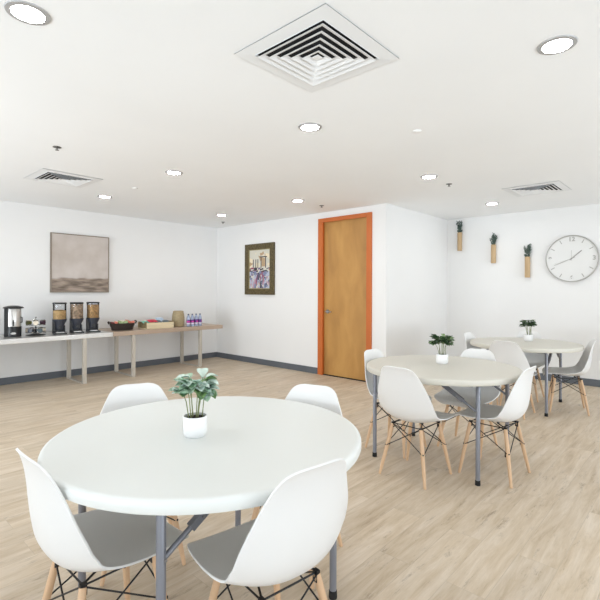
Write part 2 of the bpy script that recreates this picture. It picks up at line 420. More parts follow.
def sprinkler(x, y, label):
    t = thing('sprinkler_head', label, 'sprinkler', (x, y, H), 0, 'ceiling sprinkler heads')
    bm = bm_new(); lathe(bm, [(.034, 0), (.034, -.004), (.014, -.008)], n=20); obj('escutcheon', bm, M['sprinkler'], t, True)
    bm = bm_new(); lathe(bm, [(.008, -.006), (.008, -.018), (.004, -.026)], n=10); lathe(bm, [(.016, -.026), (.016, -.028), (.004, -.029)], n=14)
    obj('deflector', bm, M['sprinkler'], t, True)
sprinkler(1.441, 4.193, 'small sprinkler head above and left of the left ceiling vent')
sprinkler(5.06, 6.543, 'small sprinkler head by the far room corner, under the far downlight')
sprinkler(4.985, 2.234, 'small sprinkler head right of the downlight by the white outer corner')
sprinkler(5.024, 4.181, 'small sprinkler head just above the orange door frame')
def disc(x, y, label):
    bm = bm_new(); lathe(bm, [(.032, 0), (.032, -.004), (.026, -.010), (.012, -.012)], cx=0, cy=0, n=24)
    o = obj('smoke_detector', bm, M['white'], None, True, (x, y, H)); tag(o, label, 'detector', 'white ceiling discs')
disc(3.167, 1.679, 'small white disc on the ceiling between the big vent and right vent')
disc(2.66, 5.169, 'small white disc on the ceiling beyond the left vent')

# ------------------------------------------------------------------ chair
def interp(keys, t):
    for (a, va), (b, vb) in zip(keys, keys[1:]):
        if t <= b:
            f = (t-a)/(b-a); f = f*f*(3-2*f) if False else f
            if hasattr(va, '__len__'): return tuple(p+(q-p)*f for p, q in zip(va, vb))
            return va+(vb-va)*f
    return keys[-1][1]
def catmull(P, n):
    out = []
    Q = [P[0]]+list(P)+[P[-1]]
    for i in range(1, len(Q)-2):
        for k in range(n):
            t = k/n; a, b, c, d = Q[i-1], Q[i], Q[i+1], Q[i+2]
            out.append(tuple(.5*((2*b[j])+(-a[j]+c[j])*t+(2*a[j]-5*b[j]+4*c[j]-d[j])*t*t+(-a[j]+3*b[j]-3*c[j]+d[j])*t**3) for j in range(len(a))))
    out.append(tuple(P[-1]))
    return out
# x, z, half width, cup (rise of the edges towards the sitter), end droop
PROF = [
 (.243, .392, .120, .000),
 (.240, .410, .165, .003),
 (.222, .424, .196, .006),
 (.180, .428, .214, .010),
 (.110, .420, .224, .020),
 (.030, .410, .229, .034),
 (-.050, .406, .231, .050),
 (-.118, .413, .231, .066),
 (-.170, .440, .229, .078),
 (-.203, .492, .226, .077),
 (-.217, .555, .220, .067),
 (-.224, .620, .205, .050),
 (-.229, .685, .180, .034),
 (-.237, .745, .152, .019),
 (-.247, .785, .129, .009),
 (-.256, .806, .100, .003),
 (-.262, .814, .062, .000),
]
def make_shell():
    rows = catmull(PROF, 4); ns = 24
    bm = bm_new(); grid = []
    for i, (x, z, w, c) in enumerate(rows):
        a = rows[max(i-1, 0)]; b = rows[min(i+1, len(rows)-1)]
        tx, tz = b[0]-a[0], b[1]-a[1]; l = math.hypot(tx, tz) or 1
        nx, nz = tz/l, -tx/l            # points towards the sitter
        row = []
        for j in range(ns+1):
            s = -1+2*j/ns; e = abs(s)
            off = c*e**2.3
            yw = w*s*(1+.0*e)
            if e > .97: yw *= 1.012          # rolled rim
            row.append(bm.verts.new((x+nx*off, yw, z+nz*off)))
        grid.append(row)
    for a, b in zip(grid, grid[1:]):
        for j in range(ns): bm.faces.new((a[j], a[j+1], b[j+1], b[j]))
    return bm
def make_chair(label, group):
    t = thing('shell_chair', label, 'chair', (0, 0, 0), 0, group)
    sh = obj('seat_shell', make_shell(), M['shell'], t, False)
    sh.data.polygons.foreach_set('use_smooth', [True]*len(sh.data.polygons))
    s = sh.modifiers.new('thickness', 'SOLIDIFY'); s.thickness = .0075; s.offset = 0; s.use_rim = True
    b = sh.modifiers.new('round', 'BEVEL'); b.width = .003; b.segments = 2; b.limit_method = 'ANGLE'; b.angle_limit = R(50)
    corners = [(1, 1), (1, -1), (-1, -1), (-1, 1)]
    def P(c, z):      # point on the leg axis
        f = z/.385
        return Vector((c[0]*(.185+(.118-.185)*f)+(.012 if c[0] > 0 else 0)*f, c[1]*(.185+(.112-.185)*f), z))
    for c in corners:
        bm = bm_new(); zs = [0, .004, .1, .22, .33, .372]
        tube(bm, [P(c, z) for z in zs], [.0085, .0095, .0125, .0145, .0135, .0125], 14)
        leg = obj('leg', bm, M['beech'], t, True)
        d = Vector((c[0], c[1], 0)).normalized()
        bm = bm_new()
        for z in (.215,):
            p = P(c, z); tube(bm, [p+d*.017, p-d*.017], .0055, 8)
        obj('bolt', bm, M['wire'], leg, True)
    for k in range(4):
        a, b2 = corners[k], corners[(k+1) % 4]
        bm = bm_new()
        def top(c): return P(c, .372)+Vector((0, 0, .004))
        ma = (Vector((a[0]+b2[0], a[1]+b2[1], 0))/2).normalized()*.006
        tube(bm, [P(a, .215)+ma*2, top(b2)+ma], .0032, 8)
        tube(bm, [P(b2, .215)+ma*2, top(a)+ma], .0032, 8)
        obj('wire_brace', bm, M['wire'], t, True)
    bm = bm_new()
    ps = [P(c, .376) for c in corners]
    for i, c in enumerate(corners):
        p = ps[i]
        box(bm, p.x-.011, p.x+.011, p.y-.008, p.y+.008, .345, .385, .002)
        q = Vector((.095 if c[0] > 0 else -.06, c[1]*.09, 0))
        zt = .40 if c[0] > 0 else .398
        tube(bm, [(p.x, p.y, .380), (q.x*1.02, q.y*1.0, .394)], .004, 8)
        lathe(bm, [(.010, .396), (.010, zt), (.008, zt+.008)], q.x, q.y, n=14)
    tube(bm, [ps[0], ps[3]], .0035, 8); tube(bm, [ps[1], ps[2]], .0035, 8); tube(bm, [ps[0], ps[1]], .0035, 8); tube(bm, [ps[2], ps[3]], .0035, 8)
    obj('seat_bracket', bm, M['wire'], t, True)
    return t
G1, G2, G3 = 'chairs around the nearest table', 'chairs around the middle table', 'chairs around the farthest table'
CH = [
 (.722, 1.622, 0, 'white moulded chair at the lower left, turned side on to nearest table', G1),
 (1.08, 1.13, 82, 'white moulded chair with its back to us, lower centre, right of table leg', G1),
 (1.655, 1.55, 197, 'white chair behind nearest table to the right of the plant, only backrest showing', G1),
 (1.135, 2.135, -112, 'white chair behind nearest table left of the plant, only backrest showing', G1),
 (3.002, 1.594, -3, 'white chair seen from behind at the left front of the middle table', G2),
 (3.42, 1.175, 88, 'white chair at the right front of the middle table, seen from its side', G2),
 (3.85, 1.55, 180, 'white chair on the far side of the middle table, facing us', G2),
 (3.40, 1.99, -90, 'white chair at the left end of middle table, nearest to the door', G2),
 (5.228, 1.615, 0, 'white chair seen from behind at the left front of the farthest table', G3),
 (5.79, 1.19, 107, 'white chair at right end of farthest table, below the clock', G3),
 (6.11, 1.73, 184, 'white chair beyond the farthest table, partly behind its potted plant', G3),
 (5.632, 2.02, -90, 'white chair at far left end of farthest table, only backrest top showing', G3),
]
c0 = None
for x, y, a, l, g in CH:
    if c0 is None:
        c0 = make_chair(l, g); c0.location = (x, y, 0); c0.rotation_euler = (0, 0, R(a))
    else: dup(c0, (x, y, 0), R(a), l, g)

# ------------------------------------------------------------------ folding tables
def make_table(cx, cy, rad, long_u, rot, label, b=.345, sh=0, tm='tabletop'):
    t = thing('round_folding_table', label, 'table', (cx, cy, 0), R(rot), 'round folding tables')
    bm = bm_new(); r = rad
    lathe(bm, [(r-.045, .706), (r-.012, .694), (r-.003, .697), (r, .704), (r, .726), (r-.003, .734), (r-.010, .739), (r-.02, .74), (.02, .74)], n=96)
    obj('tabletop', bm, M[tm], t, True)
    a = .405            # half distances of the legs along / across the folding axis
    k = .41/.405 if not long_u else 1
    def W(p, q, z): return Vector((p+sh, q, z)) if long_u else Vector((q, p*1.012, z))
    for sp in (-1, 1):
        for sq in (-1, 1):
            bm = bm_new()
            tube(bm, [W(sp*a, sq*b, .02), W(sp*a, sq*b, .665), W(sp*a, sq*(b-.012), .684)], .0155, 16)
            leg = obj('leg', bm, M['tube'], t, True)
            bm = bm_new(); lathe(bm, [(.0175, 0), (.0185, .004), (.0175, .034), (.0155, .035)], *W(sp*a, sq*b, 0)[:2], n=16)
            obj('foot_cap', bm, M['rubber'], leg, True)['label'] = 'black rubber foot'
            # two piece folding stay
            bm = bm_new()
            p0, p1, p2 = W(sp*(a-.008), sq*b, .505), W(sp*(a-.145), sq*b, .595), W(sp*(a-.29), sq*(b), .690)
            side = W(0, 1, 0)-W(0, 0, 0)
            tube(bm, [p0, p1+(p1-p0)*.12], .0095, 10)
            st = obj('folding_stay', bm, M['tube'], t, True)
            bm = bm_new()
            d = (p2-p1).normalized(); up = side.cross(d).normalized()
            def slab(q0, q1, w, th):
                vs = []
                for q in (q0, q1):
                    for s1, s2 in ((-1, -1), (1, -1), (1, 1), (-1, 1)): vs.append(bm.verts.new(q+side*th*s1+up*w*s2))
                for f in ((0, 1, 2, 3), (7, 6, 5, 4), (0, 4, 5, 1), (1, 5, 6, 2), (2, 6, 7, 3), (3, 7, 4, 0)): bm.faces.new([vs[x] for x in f])
            slab(p1-d*.05, p2, .013, .012)
            obj('stay_channel', bm, M['tube'], st)
            bm = bm_new()
            for q in (p0, p1, p1+d*.06): tube(bm, [q-side*.017, q+side*.017], .005, 8)
            obj('rivet', bm, M['hinge'], st, True)
    bm = bm_new()
    for sp in (-1, 1):
        tube(bm, [W(sp*a, -b+.01, .684), W(sp*a, b-.01, .684)], .0145, 14)
    obj('leg_crossbar', bm, M['tube'], t, True)
    bm = bm_new()
    w2 = min(a+.06, math.sqrt((rad-.06)**2-(b+.04)**2)-abs(sh))
    for sq in (-1, 1):
        p, q = W(-w2, sq*(b+.012), .678), W(w2, sq*(b+.036), .704)
        box(bm, p.x, q.x, p.y, q.y, p.z, q.z)
    obj('frame_rail', bm, M['tube'], t)
    return t
TAB = [(1.159, 1.579, .641, True, -3), (3.45, 1.606, .599, False, 2.2), (5.69, 1.62, .599, True, 3)]
TL = ['large round grey topped folding table nearest to us', 'round grey topped folding table in the middle, in front of the white corner',
      'round grey topped folding table farthest away, below the wall planters']
for a, l, e in zip(TAB, TL, ((.345, 0), (.345, 0, 'tabletop_dim'), (.305, .04, 'tabletop_dim'))): make_table(*a, l, *e)

# ------------------------------------------------------------------ potted plants
def leaf(bm, base, d, up, L, W, curl, mi, fold=.25):
    d = d.normalized(); side = d.cross(up).normalized(); n = side.cross(d).normalized()
    prof = [(0, .08), (.15, .55), (.4, .95), (.65, 1), (.85, .72), (.96, .34), (1, .05)]
    prev = None
    for t, w in prof:
        c = base+d*L*t+n*(-curl*L*t*t)
        row = [bm.verts.new(c+side*(s*W*w/2)+n*(abs(s)*W*w*fold)) for s in (-1, 0, 1)]
        if prev:
            for k in range(2):
                f = bm.faces.new((prev[k], prev[k+1], row[k+1], row[k])); f.material_index = mi
        prev = row
def plant(x, y, z, seed, label, mats, pr_, ph, spread, height, nleaf, LL, LW, group='potted plants on the tables'):
    rnd = random.Random(seed)
    t = thing('potted_plant', label, 'plant', (x, y, z), 0, group)
    bm = bm_new(); r = pr_
    lathe(bm, [(r*.25, 0), (r*.80, .0), (r*.93, .006), (r, .022), (r, ph-.002), (r*.98, ph), (r*.93, ph), (r*.92, ph-.012), (r*.9, ph-.02)], n=36)
    obj('pot', bm, M['ceramic'], t, True)
    bm = bm_new(); lathe(bm, [(r*.90, ph-.019), (r*.9, ph-.010), (r*.5, ph-.006), (r*.02, ph-.007)], n=20); obj('soil', bm, M['soil'], t, True)
    bs = bm_new(); bl = bm_new()
    tips = []
    nst = 9
    for i in range(nst):
        a = 2*PI*i/nst+rnd.uniform(-.3, .3); rr = rnd.uniform(.2, .65)*r
        b = Vector((rr*math.cos(a), rr*math.sin(a), ph-.012))
        out = rnd.uniform(.25, .75)*spread
        e = Vector((out*math.cos(a), out*math.sin(a), ph+height*rnd.uniform(.55, .92)))
        m1 = (b+e)/2+Vector((0, 0, height*.08)); m1.x = b.x*.6+e.x*.4; m1.y = b.y*.6+e.y*.4
        tube(bs, [b, m1, e], [.0022, .002, .0014], 6)
        tips.append((m1, e, a))
    for i in range(nleaf):
        m1, e, a = tips[i % nst]
        f = rnd.uniform(.45, 1.05)
        p = m1.lerp(e, f)
        aa = a+rnd.uniform(-1.5, 1.5)
        d = Vector((math.cos(aa), math.sin(aa), rnd.uniform(-.15, .75)))
        s = rnd.uniform(.7, 1.15)
        leaf(bl, p, d, Vector((0, 0, 1)), LL*s, LW*s, rnd.uniform(.0, .4), rnd.choice([0, 0, 0, 1, 1, 2]))
    for i in range(nleaf//4):
        a = rnd.uniform(0, 2*PI); q = rnd.uniform(0, .55)*spread
        d = Vector((math.cos(a), math.sin(a), rnd.uniform(.0, .5)))
        leaf(bl, Vector((q*math.cos(a), q*math.sin(a), ph+height*rnd.uniform(.6, .88))), d, Vector((0, 0, 1)), LL, LW, .3, rnd.choice([0, 1, 2]))
    obj('stem', bs, M['stem'], t, True)
    o = obj('foliage', bl, [M[q] for q in mats], t)
    o.data.polygons.foreach_set('use_smooth', [True]*len(o.data.polygons))
    return t
plant(1.078, 1.575, .74, 4, 'pale green leafy plant in white pot on the nearest table', ('leaf_frost', 'leaf_pale', 'leaf_mid'), .049, .084, .088, .172, 84, .052, .044)
plant(3.546, 1.644, .74, 9, 'dark green plant in white pot on the middle table', ('leaf_dark', 'leaf_mid', 'leaf_dark'), .049, .080, .11, .16, 100, .058, .030)
plant(5.883, 1.625, .74, 21, 'small dark green plant in white pot on the farthest table', ('leaf_dark', 'leaf_dark', 'leaf_mid'), .052, .080, .085, .185, 110, .054, .030)

# ------------------------------------------------------------------ counters along the left wall
def counter(u0, u1, legs, topm, legm, label):
    t = thing('serving_counter', label, 'counter', ((u0+u1)/2, 6.93, 0), 0, 'long serving counters along the left wall')
    ox, oy = (u0+u1)/2, 6.93
    bm = bm_new(); box(bm, u0-ox, u1-ox, 6.55-oy, 7.295-oy, .645, .71, .004); obj('countertop', bm, topm, t)
    for u in legs:
        bm = bm_new(); w = .026
        box(bm, u-w-ox, u+w-ox, 6.56-oy, 6.60-oy, .012, .645); box(bm, u-w-ox, u+w-ox, 7.13-oy, 7.17-oy, .012, .645)
        box(bm, u-w-ox, u+w-ox, 6.56-oy, 7.17-oy, 0, .012)
        box(bm, u-w-ox, u+w-ox, 6.60-oy, 7.13-oy, .633, .645)
        obj('leg_frame', bm, legm, t)
counter(1.03, 3.036, (1.38, 2.635), M['steel'], M['frame_steel'], 'silver topped counter at the left under the landscape picture')
counter(3.042, 5.07, (3.37, 4.60), M['reflect_tint_top'], M['frame_steel'], 'counter at the right with brown reflection painted on its top, holding basket, crate and bottles')
CZ = .71

# coffee urn
t = thing('coffee_urn', 'tall steel and black coffee urn at the left end of the counter', 'coffee urn', (1.835, 6.9, CZ), R(-15))
bm = bm_new(); lathe(bm, [(.095, 0), (.108, .004), (.108, .13), (.104, .135)], n=40); obj('base', bm, M['black'], t, True)
bm = bm_new(); lathe(bm, [(.102, .134), (.104, .15), (.104, .375), (.1, .382)], n=40); obj('body', bm, M['steel'], t, True)
bm = bm_new(); lathe(bm, [(.135, .378), (.14, .384), (.125, .398), (.06, .412), (.02, .415)], n=40); obj('lid', bm, M['black'], t, True)
bm = bm_new()
tube(bm, [(0, -.10, .175), (0, -.135, .175)], .010, 10); lathe(bm, [(.01, .145), (.013, .19), (.006, .21)], 0, -.14, n=12); box(bm, -.008, .008, -.15, -.135, .2, .225, .002)
obj('spigot', bm, M['black'], t, True)
bm = bm_new(); tube(bm, [(.08, -.04, .26), (.112, -.05, .255), (.112, -.05, .19), (.08, -.04, .185)], .008, 10); obj('handle', bm, M['black'], t, True)
bm = bm_new(); box(bm, -.118, -.07, -.085, .062, 0, .378, .01); obj('power_column', bm, M['black'], t, True)
bm = bm_new(); lathe(bm, [(.028, 0), (.028, .004), (.01, .006)], 0, 0, n=16, sx=1.3, sy=.5)
for v in bm.verts: v.co = Vector((v.co.x, -.108-v.co.z, .045+v.co.y))
obj('badge', bm, M['steel'], t)

t.scale = (.88, .88, 1)

# pod carousel
t = thing('pod_carousel', 'small two tier wire carousel of drink pods between urn and cereal dispensers', 'pod rack', (2.1, 6.88, CZ), R(-44))
bm = bm_new(); lathe(bm, [(.12, 0), (.124, .005), (.07, .014), (.02, .035), (.008, .12)], n=28); obj('base', bm, M['black'], t, True)
bm = bm_new(); tube(bm, [(0, 0, .015), (0, 0, .235)], .004, 8); lathe(bm, [(.004, .232), (.012, .245), (.004, .256)], n=12); obj('pole', bm, M['chrome'], t, True)
for z in (.067, .172):
    bm = bm_new()
    for dz in (-.03, .03):
        pts = [(.122*math.cos(a*PI/12), .122*math.sin(a*PI/12), z+dz) for a in range(25)]
        tube(bm, pts, .0025, 6, False)
    for k in range(6):
        a = k*PI/3+.26; tube(bm, [(0, 0, z-.03), (.122*math.cos(a), .122*math.sin(a), z-.03)], .0025, 6)
    obj('ring', bm, M['chrome'], t, True)
pc = {'plum': 'dark plum', 'cream': 'cream', 'olive': 'olive', 'charcoal': 'charcoal', 'slate': 'slate grey'}
for lv, z, cols in (('lower', .037, ('slate', 'cream', 'olive', 'plum', 'cream', 'charcoal')), ('upper', .142, ('cream', 'plum', 'charcoal', 'olive', 'cream', 'olive'))):
    for k in range(6):
        a = R(253)+k*PI/3+(.0 if lv == 'upper' else .45)
        c = cols[k]
        bm = bm_new(); lathe(bm, [(.024, .0), (.030, .052), (.033, .054), (.002, .055)], n=16)
        for v in bm.verts:
            x, y, z2 = v.co; v.co = Vector((z2, y, x+.034))
        o = obj('drink_pod', bm, M[c], None, True); o.location = (2.1+.066*math.cos(a), 6.88+.066*math.sin(a), CZ+z); o.rotation_euler = (0, 0, a)
        tag(o, '%s drink pod on the %s tier of the pod carousel' % (pc[c], lv), 'drink pod', '%s drink pods on the %s tier' % (pc[c], lv))

# cereal dispensers
def dispenser(u, v, cereal, fill, desc):
    t = thing('cereal_dispenser', desc, 'cereal dispenser', (u, v, CZ), R(-14), 'cereal dispensers on the counter')
    bm = bm_new(); box(bm, -.088, .088, -.12, .075, 0, .018, .005); obj('base', bm, M['black'], t)
    bm = bm_new()
    box(bm, -.088, -.055, -.03, .07, .018, .20, .006); box(bm, .055, .070, -.03, .07, .018, .12, .004)
    box(bm, -.06, .06, .03, .07, .018, .16, .004); obj('stand', bm, M['black'], t)
    bm = bm_new(); lathe(bm, [(.05, .06), (.058, .075), (.060, .125), (.088, .185), (.094, .205), (.09, .21)], n=32); obj('hopper', bm, M['charcoal'], t, True)
    bm = bm_new(); tube(bm, [(0, -.055, .1), (0, -.085, .1)], .012, 12); tube(bm, [(0, -.085, .1), (0, -.098, .1)], .026, 16); obj('knob', bm, M['black'], t, True)
    bm = bm_new(); lathe(bm, [(.084, .206), (.086, .21), (.086, .425), (.084, .426)], n=36, cap=False); obj('canister', bm, M['clear'], t, True)
    rnd = random.Random(int(u*100)); bm = bm_new()
    n = 28; prof = [(.02, .207), (.080, .208)]+[(.0805, .208+(fill-.208)*k/6) for k in range(1, 7)]+[(.06, fill+.006), (.03, fill+.012), (.006, fill+.010)]
    lathe(bm, prof, n=n)
    for vv in bm.verts:
        if vv.co.z > .21: vv.co += Vector([rnd.uniform(-.0022, .0022) for _ in range(3)])
    obj('cereal', bm, M[cereal], t, False)
    bm = bm_new(); lathe(bm, [(.09, .424), (.092, .428), (.092, .44), (.085, .446), (.02, .447)], n=36); obj('lid', bm, M['black'], t, True)
    bm = bm_new(); box(bm, -.05, .05, -.115, -.04, .018, .03, .004); obj('tray', bm, M['steel'], t)
dispenser(2.40, 6.86, 'cereal_tan', .33, 'leftmost cereal dispenser, half full of golden flakes')
dispenser(2.635, 6.86, 'cereal_mix', .415, 'middle cereal dispenser, filled to the lid with mixed pieces')
dispenser(2.87, 6.86, 'cereal_brown', .40, 'rightmost cereal dispenser, nearly full of brown cereal')

# wicker basket of snacks
t = thing('snack_basket', 'dark wicker basket with end handles where the two counters meet', 'basket', (3.30, 6.8, CZ), 0)
bm = bm_new()
lathe(bm, [(.11, 0), (.135, .0), (.150, .05), (.170, .11), (.164, .112), (.144, .05), (.128, .01), (.02, .008)], n=40, sx=1.18, sy=.72)
obj('bowl', bm, M['wicker'], t, True)
bm = bm_new()
for k in range(5):
    z = .018+k*.022; r = .137+z*.3
    tube(bm, [(1.18*r*math.cos(a*PI/18), .72*r*math.sin(a*PI/18), z) for a in range(37)], .006, 6, False)
obj('weave', bm, M['wicker'], t, True)
for s in (-1, 1):
    bm = bm_new(); tube(bm, [(s*.19, -.05, .10), (s*.212, -.04, .128), (s*.22, 0, .138), (s*.212, .04, .128), (s*.19, .05, .10)], .010, 8); obj('handle', bm, M['wicker'], t, True)
sn = [('maroon', -.15, .0, .1), ('coral', -.115, -.04, .105), ('cream', -.08, .02, .11), ('green', -.045, -.035, .11), ('cream', -.01, .02, .118),
      ('green', .02, -.045, .108), ('coral', .075, -.02, .122), ('maroon', .11, .03, .11), ('cream', .05, .04, .11), ('coral', .135, -.035, .10)]
pos = {0: 'at the left end', 1: 'at the left front', 2: 'behind the left front packets', 3: 'left of the middle front', 4: 'at the back of the middle', 5: 'in the front middle',
       6: 'on top right of the middle', 7: 'at the back right', 8: 'behind the coral packet', 9: 'at the right end'}
def packet(bm, L, W, Hh):
    n = 6
    g = [[None]*(n+1) for _ in range(n+1)]; g2 = [[None]*(n+1) for _ in range(n+1)]
    for i in range(n+1):
        for j in range(n+1):
            x, y = -1+2*i/n, -1+2*j/n; h = Hh*(1-x**4)*(1-y*y)
            g[i][j] = bm.verts.new((x*L/2, y*W/2, h+.001)); g2[i][j] = bm.verts.new((x*L/2, y*W/2, -h*.8-.001))
    for i in range(n):
        for j in range(n):
            bm.faces.new((g[i][j], g[i+1][j], g[i+1][j+1], g[i][j+1])); bm.faces.new((g2[i][j], g2[i][j+1], g2[i+1][j+1], g2[i+1][j]))
    b = [(i, 0) for i in range(n)]+[(n, j) for j in range(n)]+[(i, n) for i in range(n, 0, -1)]+[(0, j) for j in range(n, 0, -1)]
    for k in range(len(b)):
        (i, j), (p, q) = b[k], b[(k+1) % len(b)]
        bm.faces.new((g[i][j], g2[i][j], g2[p][q], g[p][q]))
rnd = random.Random(5)
for k, (c, dx, dy, z) in enumerate(sn):
    bm = bm_new(); packet(bm, .085, .05, .016)
    o = obj('snack_packet', bm, M[c], None, True); o.location = (3.30+dx, 6.8+dy, CZ+z+.014)
    o.rotation_euler = (rnd.uniform(.5, 1.1), rnd.uniform(-.35, .35), rnd.uniform(-.7, .7))
    tag(o, '%s snack packet %s of the dark basket' % (c, pos[k]), 'snack packet', 'snack packets in the dark basket')
bm = bm_new(); lathe(bm, [(.05, .02), (.135, .02), (.145, .085), (.1, .095), (.01, .097)], n=24, sx=1.12, sy=.66)
o = obj('packet_fill', bm, M['green'], None, False, (3.30, 6.8, CZ))
tag(o, 'heap of packets filling the dark basket below the top ones', 'snacks'); o['kind'] = 'stuff'

# pale wooden crate
u0, u1, v0, v1 = 3.634, 4.12, 6.65, 6.95
t = thing('wooden_crate', 'low pale wooden crate of snack bags between the dark basket and tan canister', 'crate', ((u0+u1)/2, (v0+v1)/2, CZ), 0)
hx, hy = (u1-u0)/2, (v1-v0)/2
bm = bm_new(); box(bm, -hx, hx, -hy, hy, 0, .012); obj('bottom', bm, M['pale_wood'], t)
for s in (-1, 1):
    bm = bm_new(); box(bm, -hx, hx, s*hy, s*(hy-.012), .014, .052); box(bm, -hx, hx, s*hy, s*(hy-.012), .056, .098); obj('side_panel', bm, M['pale_wood'], t)
    bm = bm_new(); box(bm, s*(hx-.013), s*(hx-.001), -hy+.012, hy-.012, .012, .112); o = obj('end_panel', bm, M['shaded_wood'], t); o['label'] = 'end panel with shade painted into its colour'
cr = [('teal', -.20, -.02, .105, .13, .08, 'teal snack bag at the left end of the pale crate'), ('red', -.085, -.03, .122, .17, .10, 'large red snack bag leaning in the middle of pale crate'),
      ('slate', .03, .0, .105, .13, .09, 'dark grey snack bag right of the red one in the crate'), ('blue', .10, .04, .13, .15, .10, 'pale blue snack bag standing at the back of the crate'),
      ('slate', .17, -.01, .10, .12, .08, 'dark grey snack bag at the right end of the crate'), ('cream', -.14, .07, .11, .12, .08, 'cream snack bag at the back left of the crate')]
for k, (c, dx, dy, z, L, W, lab) in enumerate(cr):
    bm = bm_new(); packet(bm, L, W, .022)
    o = obj('snack_bag', bm, M[c], None, True); o.location = ((u0+u1)/2+dx, (v0+v1)/2+dy, CZ+z); o.rotation_euler = (.75 if c == 'blue' else .35, 0, rnd.uniform(-.25, .25))
    tag(o, lab, 'snack bag', 'snack bags in the pale crate')
bm = bm_new(); box(bm, -hx+.02, hx-.02, -hy+.02, hy-.02, .013, .075, .02)
o = obj('bag_fill', bm, M['cream'], None, False, ((u0+u1)/2, (v0+v1)/2, CZ)); tag(o, 'layer of snack bags lying under the top ones in the crate', 'snacks'); o['kind'] = 'stuff'

# tan canister
t = thing('woven_canister', 'tan rounded woven canister between crate and water bottles', 'canister', (4.30, 6.80, CZ), R(-20))
bm = bm_new(); lathe(bm, [(.085, 0), (.098, .01), (.105, .07), (.104, .15), (.096, .22), (.086, .25)], n=32); obj('body', bm, M['woven'], t, True)
bm = bm_new(); lathe(bm, [(.088, .248), (.092, .252), (.090, .265), (.07, .272), (.02, .273)], n=32); obj('lid', bm, M['woven'], t, True)
bm = bm_new()
for k in range(9):
    z = .02+k*.026; r = interp([(0, .098), (.07, .107), (.15, .106), (.22, .098), (.26, .09)], z)
    tube(bm, [(r*math.cos(a*PI/12), r*math.sin(a*PI/12), z) for a in range(25)], .003, 5, False)
obj('weave', bm, M['woven'], t, True)

# water bottles
def bottle(label):
    t = thing('water_bottle', label, 'water bottle', (0, 0, 0), 0, 'water bottles at the right end of the counter')
    bm = bm_new(); lathe(bm, [(.024, 0), (.031, .004), (.032, .02), (.0315, .05), (.032, .13), (.030, .155), (.018, .185), (.013, .195), (.013, .2)], n=24); obj('bottle_body', bm, M['water'], t, True)
    bm = bm_new(); lathe(bm, [(.033, .062), (.0333, .064), (.0333, .116), (.033, .118)], n=24, cap=False); obj('label', bm, M['purple'], t, True)
    bm = bm_new(); lathe(bm, [(.0332, .040), (.0335, .041), (.0335, .058), (.0332, .062)], n=24, cap=False); obj('label_band', bm, M['label_white'], t, True)
    bm = bm_new(); lathe(bm, [(.0336, .070), (.034, .072), (.034, .094), (.0336, .096)], n=24, cap=False)
    fs = [f for f in bm.faces if f.calc_center_median().x < .0]; bmesh.ops.delete(bm, geom=fs, context='FACES'); obj('label_print', bm, M['pink'], t, True)
    bm = bm_new(); lathe(bm, [(.0145, .196), (.0145, .214), (.013, .216), (.002, .217)], n=16); obj('cap', bm, M['cap'], t, True)
    return t
BL = ['leftmost of the four water bottles, next to the tan canister', 'second water bottle from the tan canister', 'third water bottle from the tan canister', 'rightmost of the four water bottles, at the free counter end']
b0 = None
for k, l in enumerate(BL):
    p = (4.425+k*.080, 6.68, CZ)
    if b0 is None: b0 = bottle(l); b0.location = p; b0.rotation_euler = (0, 0, R(-100))
    else: dup(b0, p, R(-100+k*37), l)

# ------------------------------------------------------------------ pictures
u0, u1, z0, z1 = 2.42, 3.30, 1.296, 2.199
t = thing('landscape_picture', 'square abstract misty landscape in taupe tones on the left wall', 'picture', ((u0+u1)/2, VC, (z0+z1)/2), 0)
hx, hz = (u1-u0)/2, (z1-z0)/2
bm = bm_new(); f = .014; D = .04
box(bm, -hx, -hx+f, -D, 0, -hz, hz); box(bm, hx-f, hx, -D, 0, -hz, hz); box(bm, -hx+f, hx-f, -D, 0, -hz, -hz+f); box(bm, -hx+f, hx-f, -D, 0, hz-f, hz)
obj('picture_frame', bm, M['pic_frame'], t)
bm = bm_new(); box(bm, -hx+f, hx-f, -D+.006, -.004, -hz+f, hz-f); obj('canvas', bm, canvas_mat(-hz+.235, -hz+.262), t)

v0, v1, z0, z1 = 5.642, 6.42, 1.262, 2.191
t = thing('street_picture', 'colourful city street painting in wide dark gilt frame left of the door', 'picture', (UC, (v0+v1)/2, (z0+z1)/2), 0)
hy, hz = (v1-v0)/2, (z1-z0)/2; f = .105; D = .035
bm = bm_new()
for a in ((-hy, -hy+f, -hz, hz), (hy-f, hy, -hz, hz), (-hy+f, hy-f, -hz, -hz+f), (-hy+f, hy-f, hz-f, hz)): box(bm, -D, 0, a[0], a[1], a[2], a[3], .008)
obj('picture_frame', bm, M['gilt'], t)
bm = bm_new(); iy, iz = hy-f, hz-f
for a in ((-iy, -iy+.012, -iz, iz), (iy-.012, iy, -iz, iz), (-iy+.012, iy-.012, -iz, -iz+.012), (-iy+.012, iy-.012, iz-.012, iz)): box(bm, -D+.008, -.004, *a)
obj('inner_slip', bm, mat('gold_slip', srgb(150, 138, 96), .5), t)
pm = [mat('paint_'+n, srgb(*c), .7) for n, c in dict(sky=(205, 202, 190), dark=(58, 52, 58), cream=(226, 214, 188), red=(150, 72, 92), pink=(178, 146, 164), blue=(120, 130, 160), slate=(88, 92, 110), ice=(176, 182, 200), violet=(116, 98, 134), tan=(176, 150, 118)).items()]
bm = bm_new(); box(bm, -.014, -.005, -iy+.01, iy-.01, -iz+.01, iz-.01)
rnd = random.Random(11)
lay = [0]
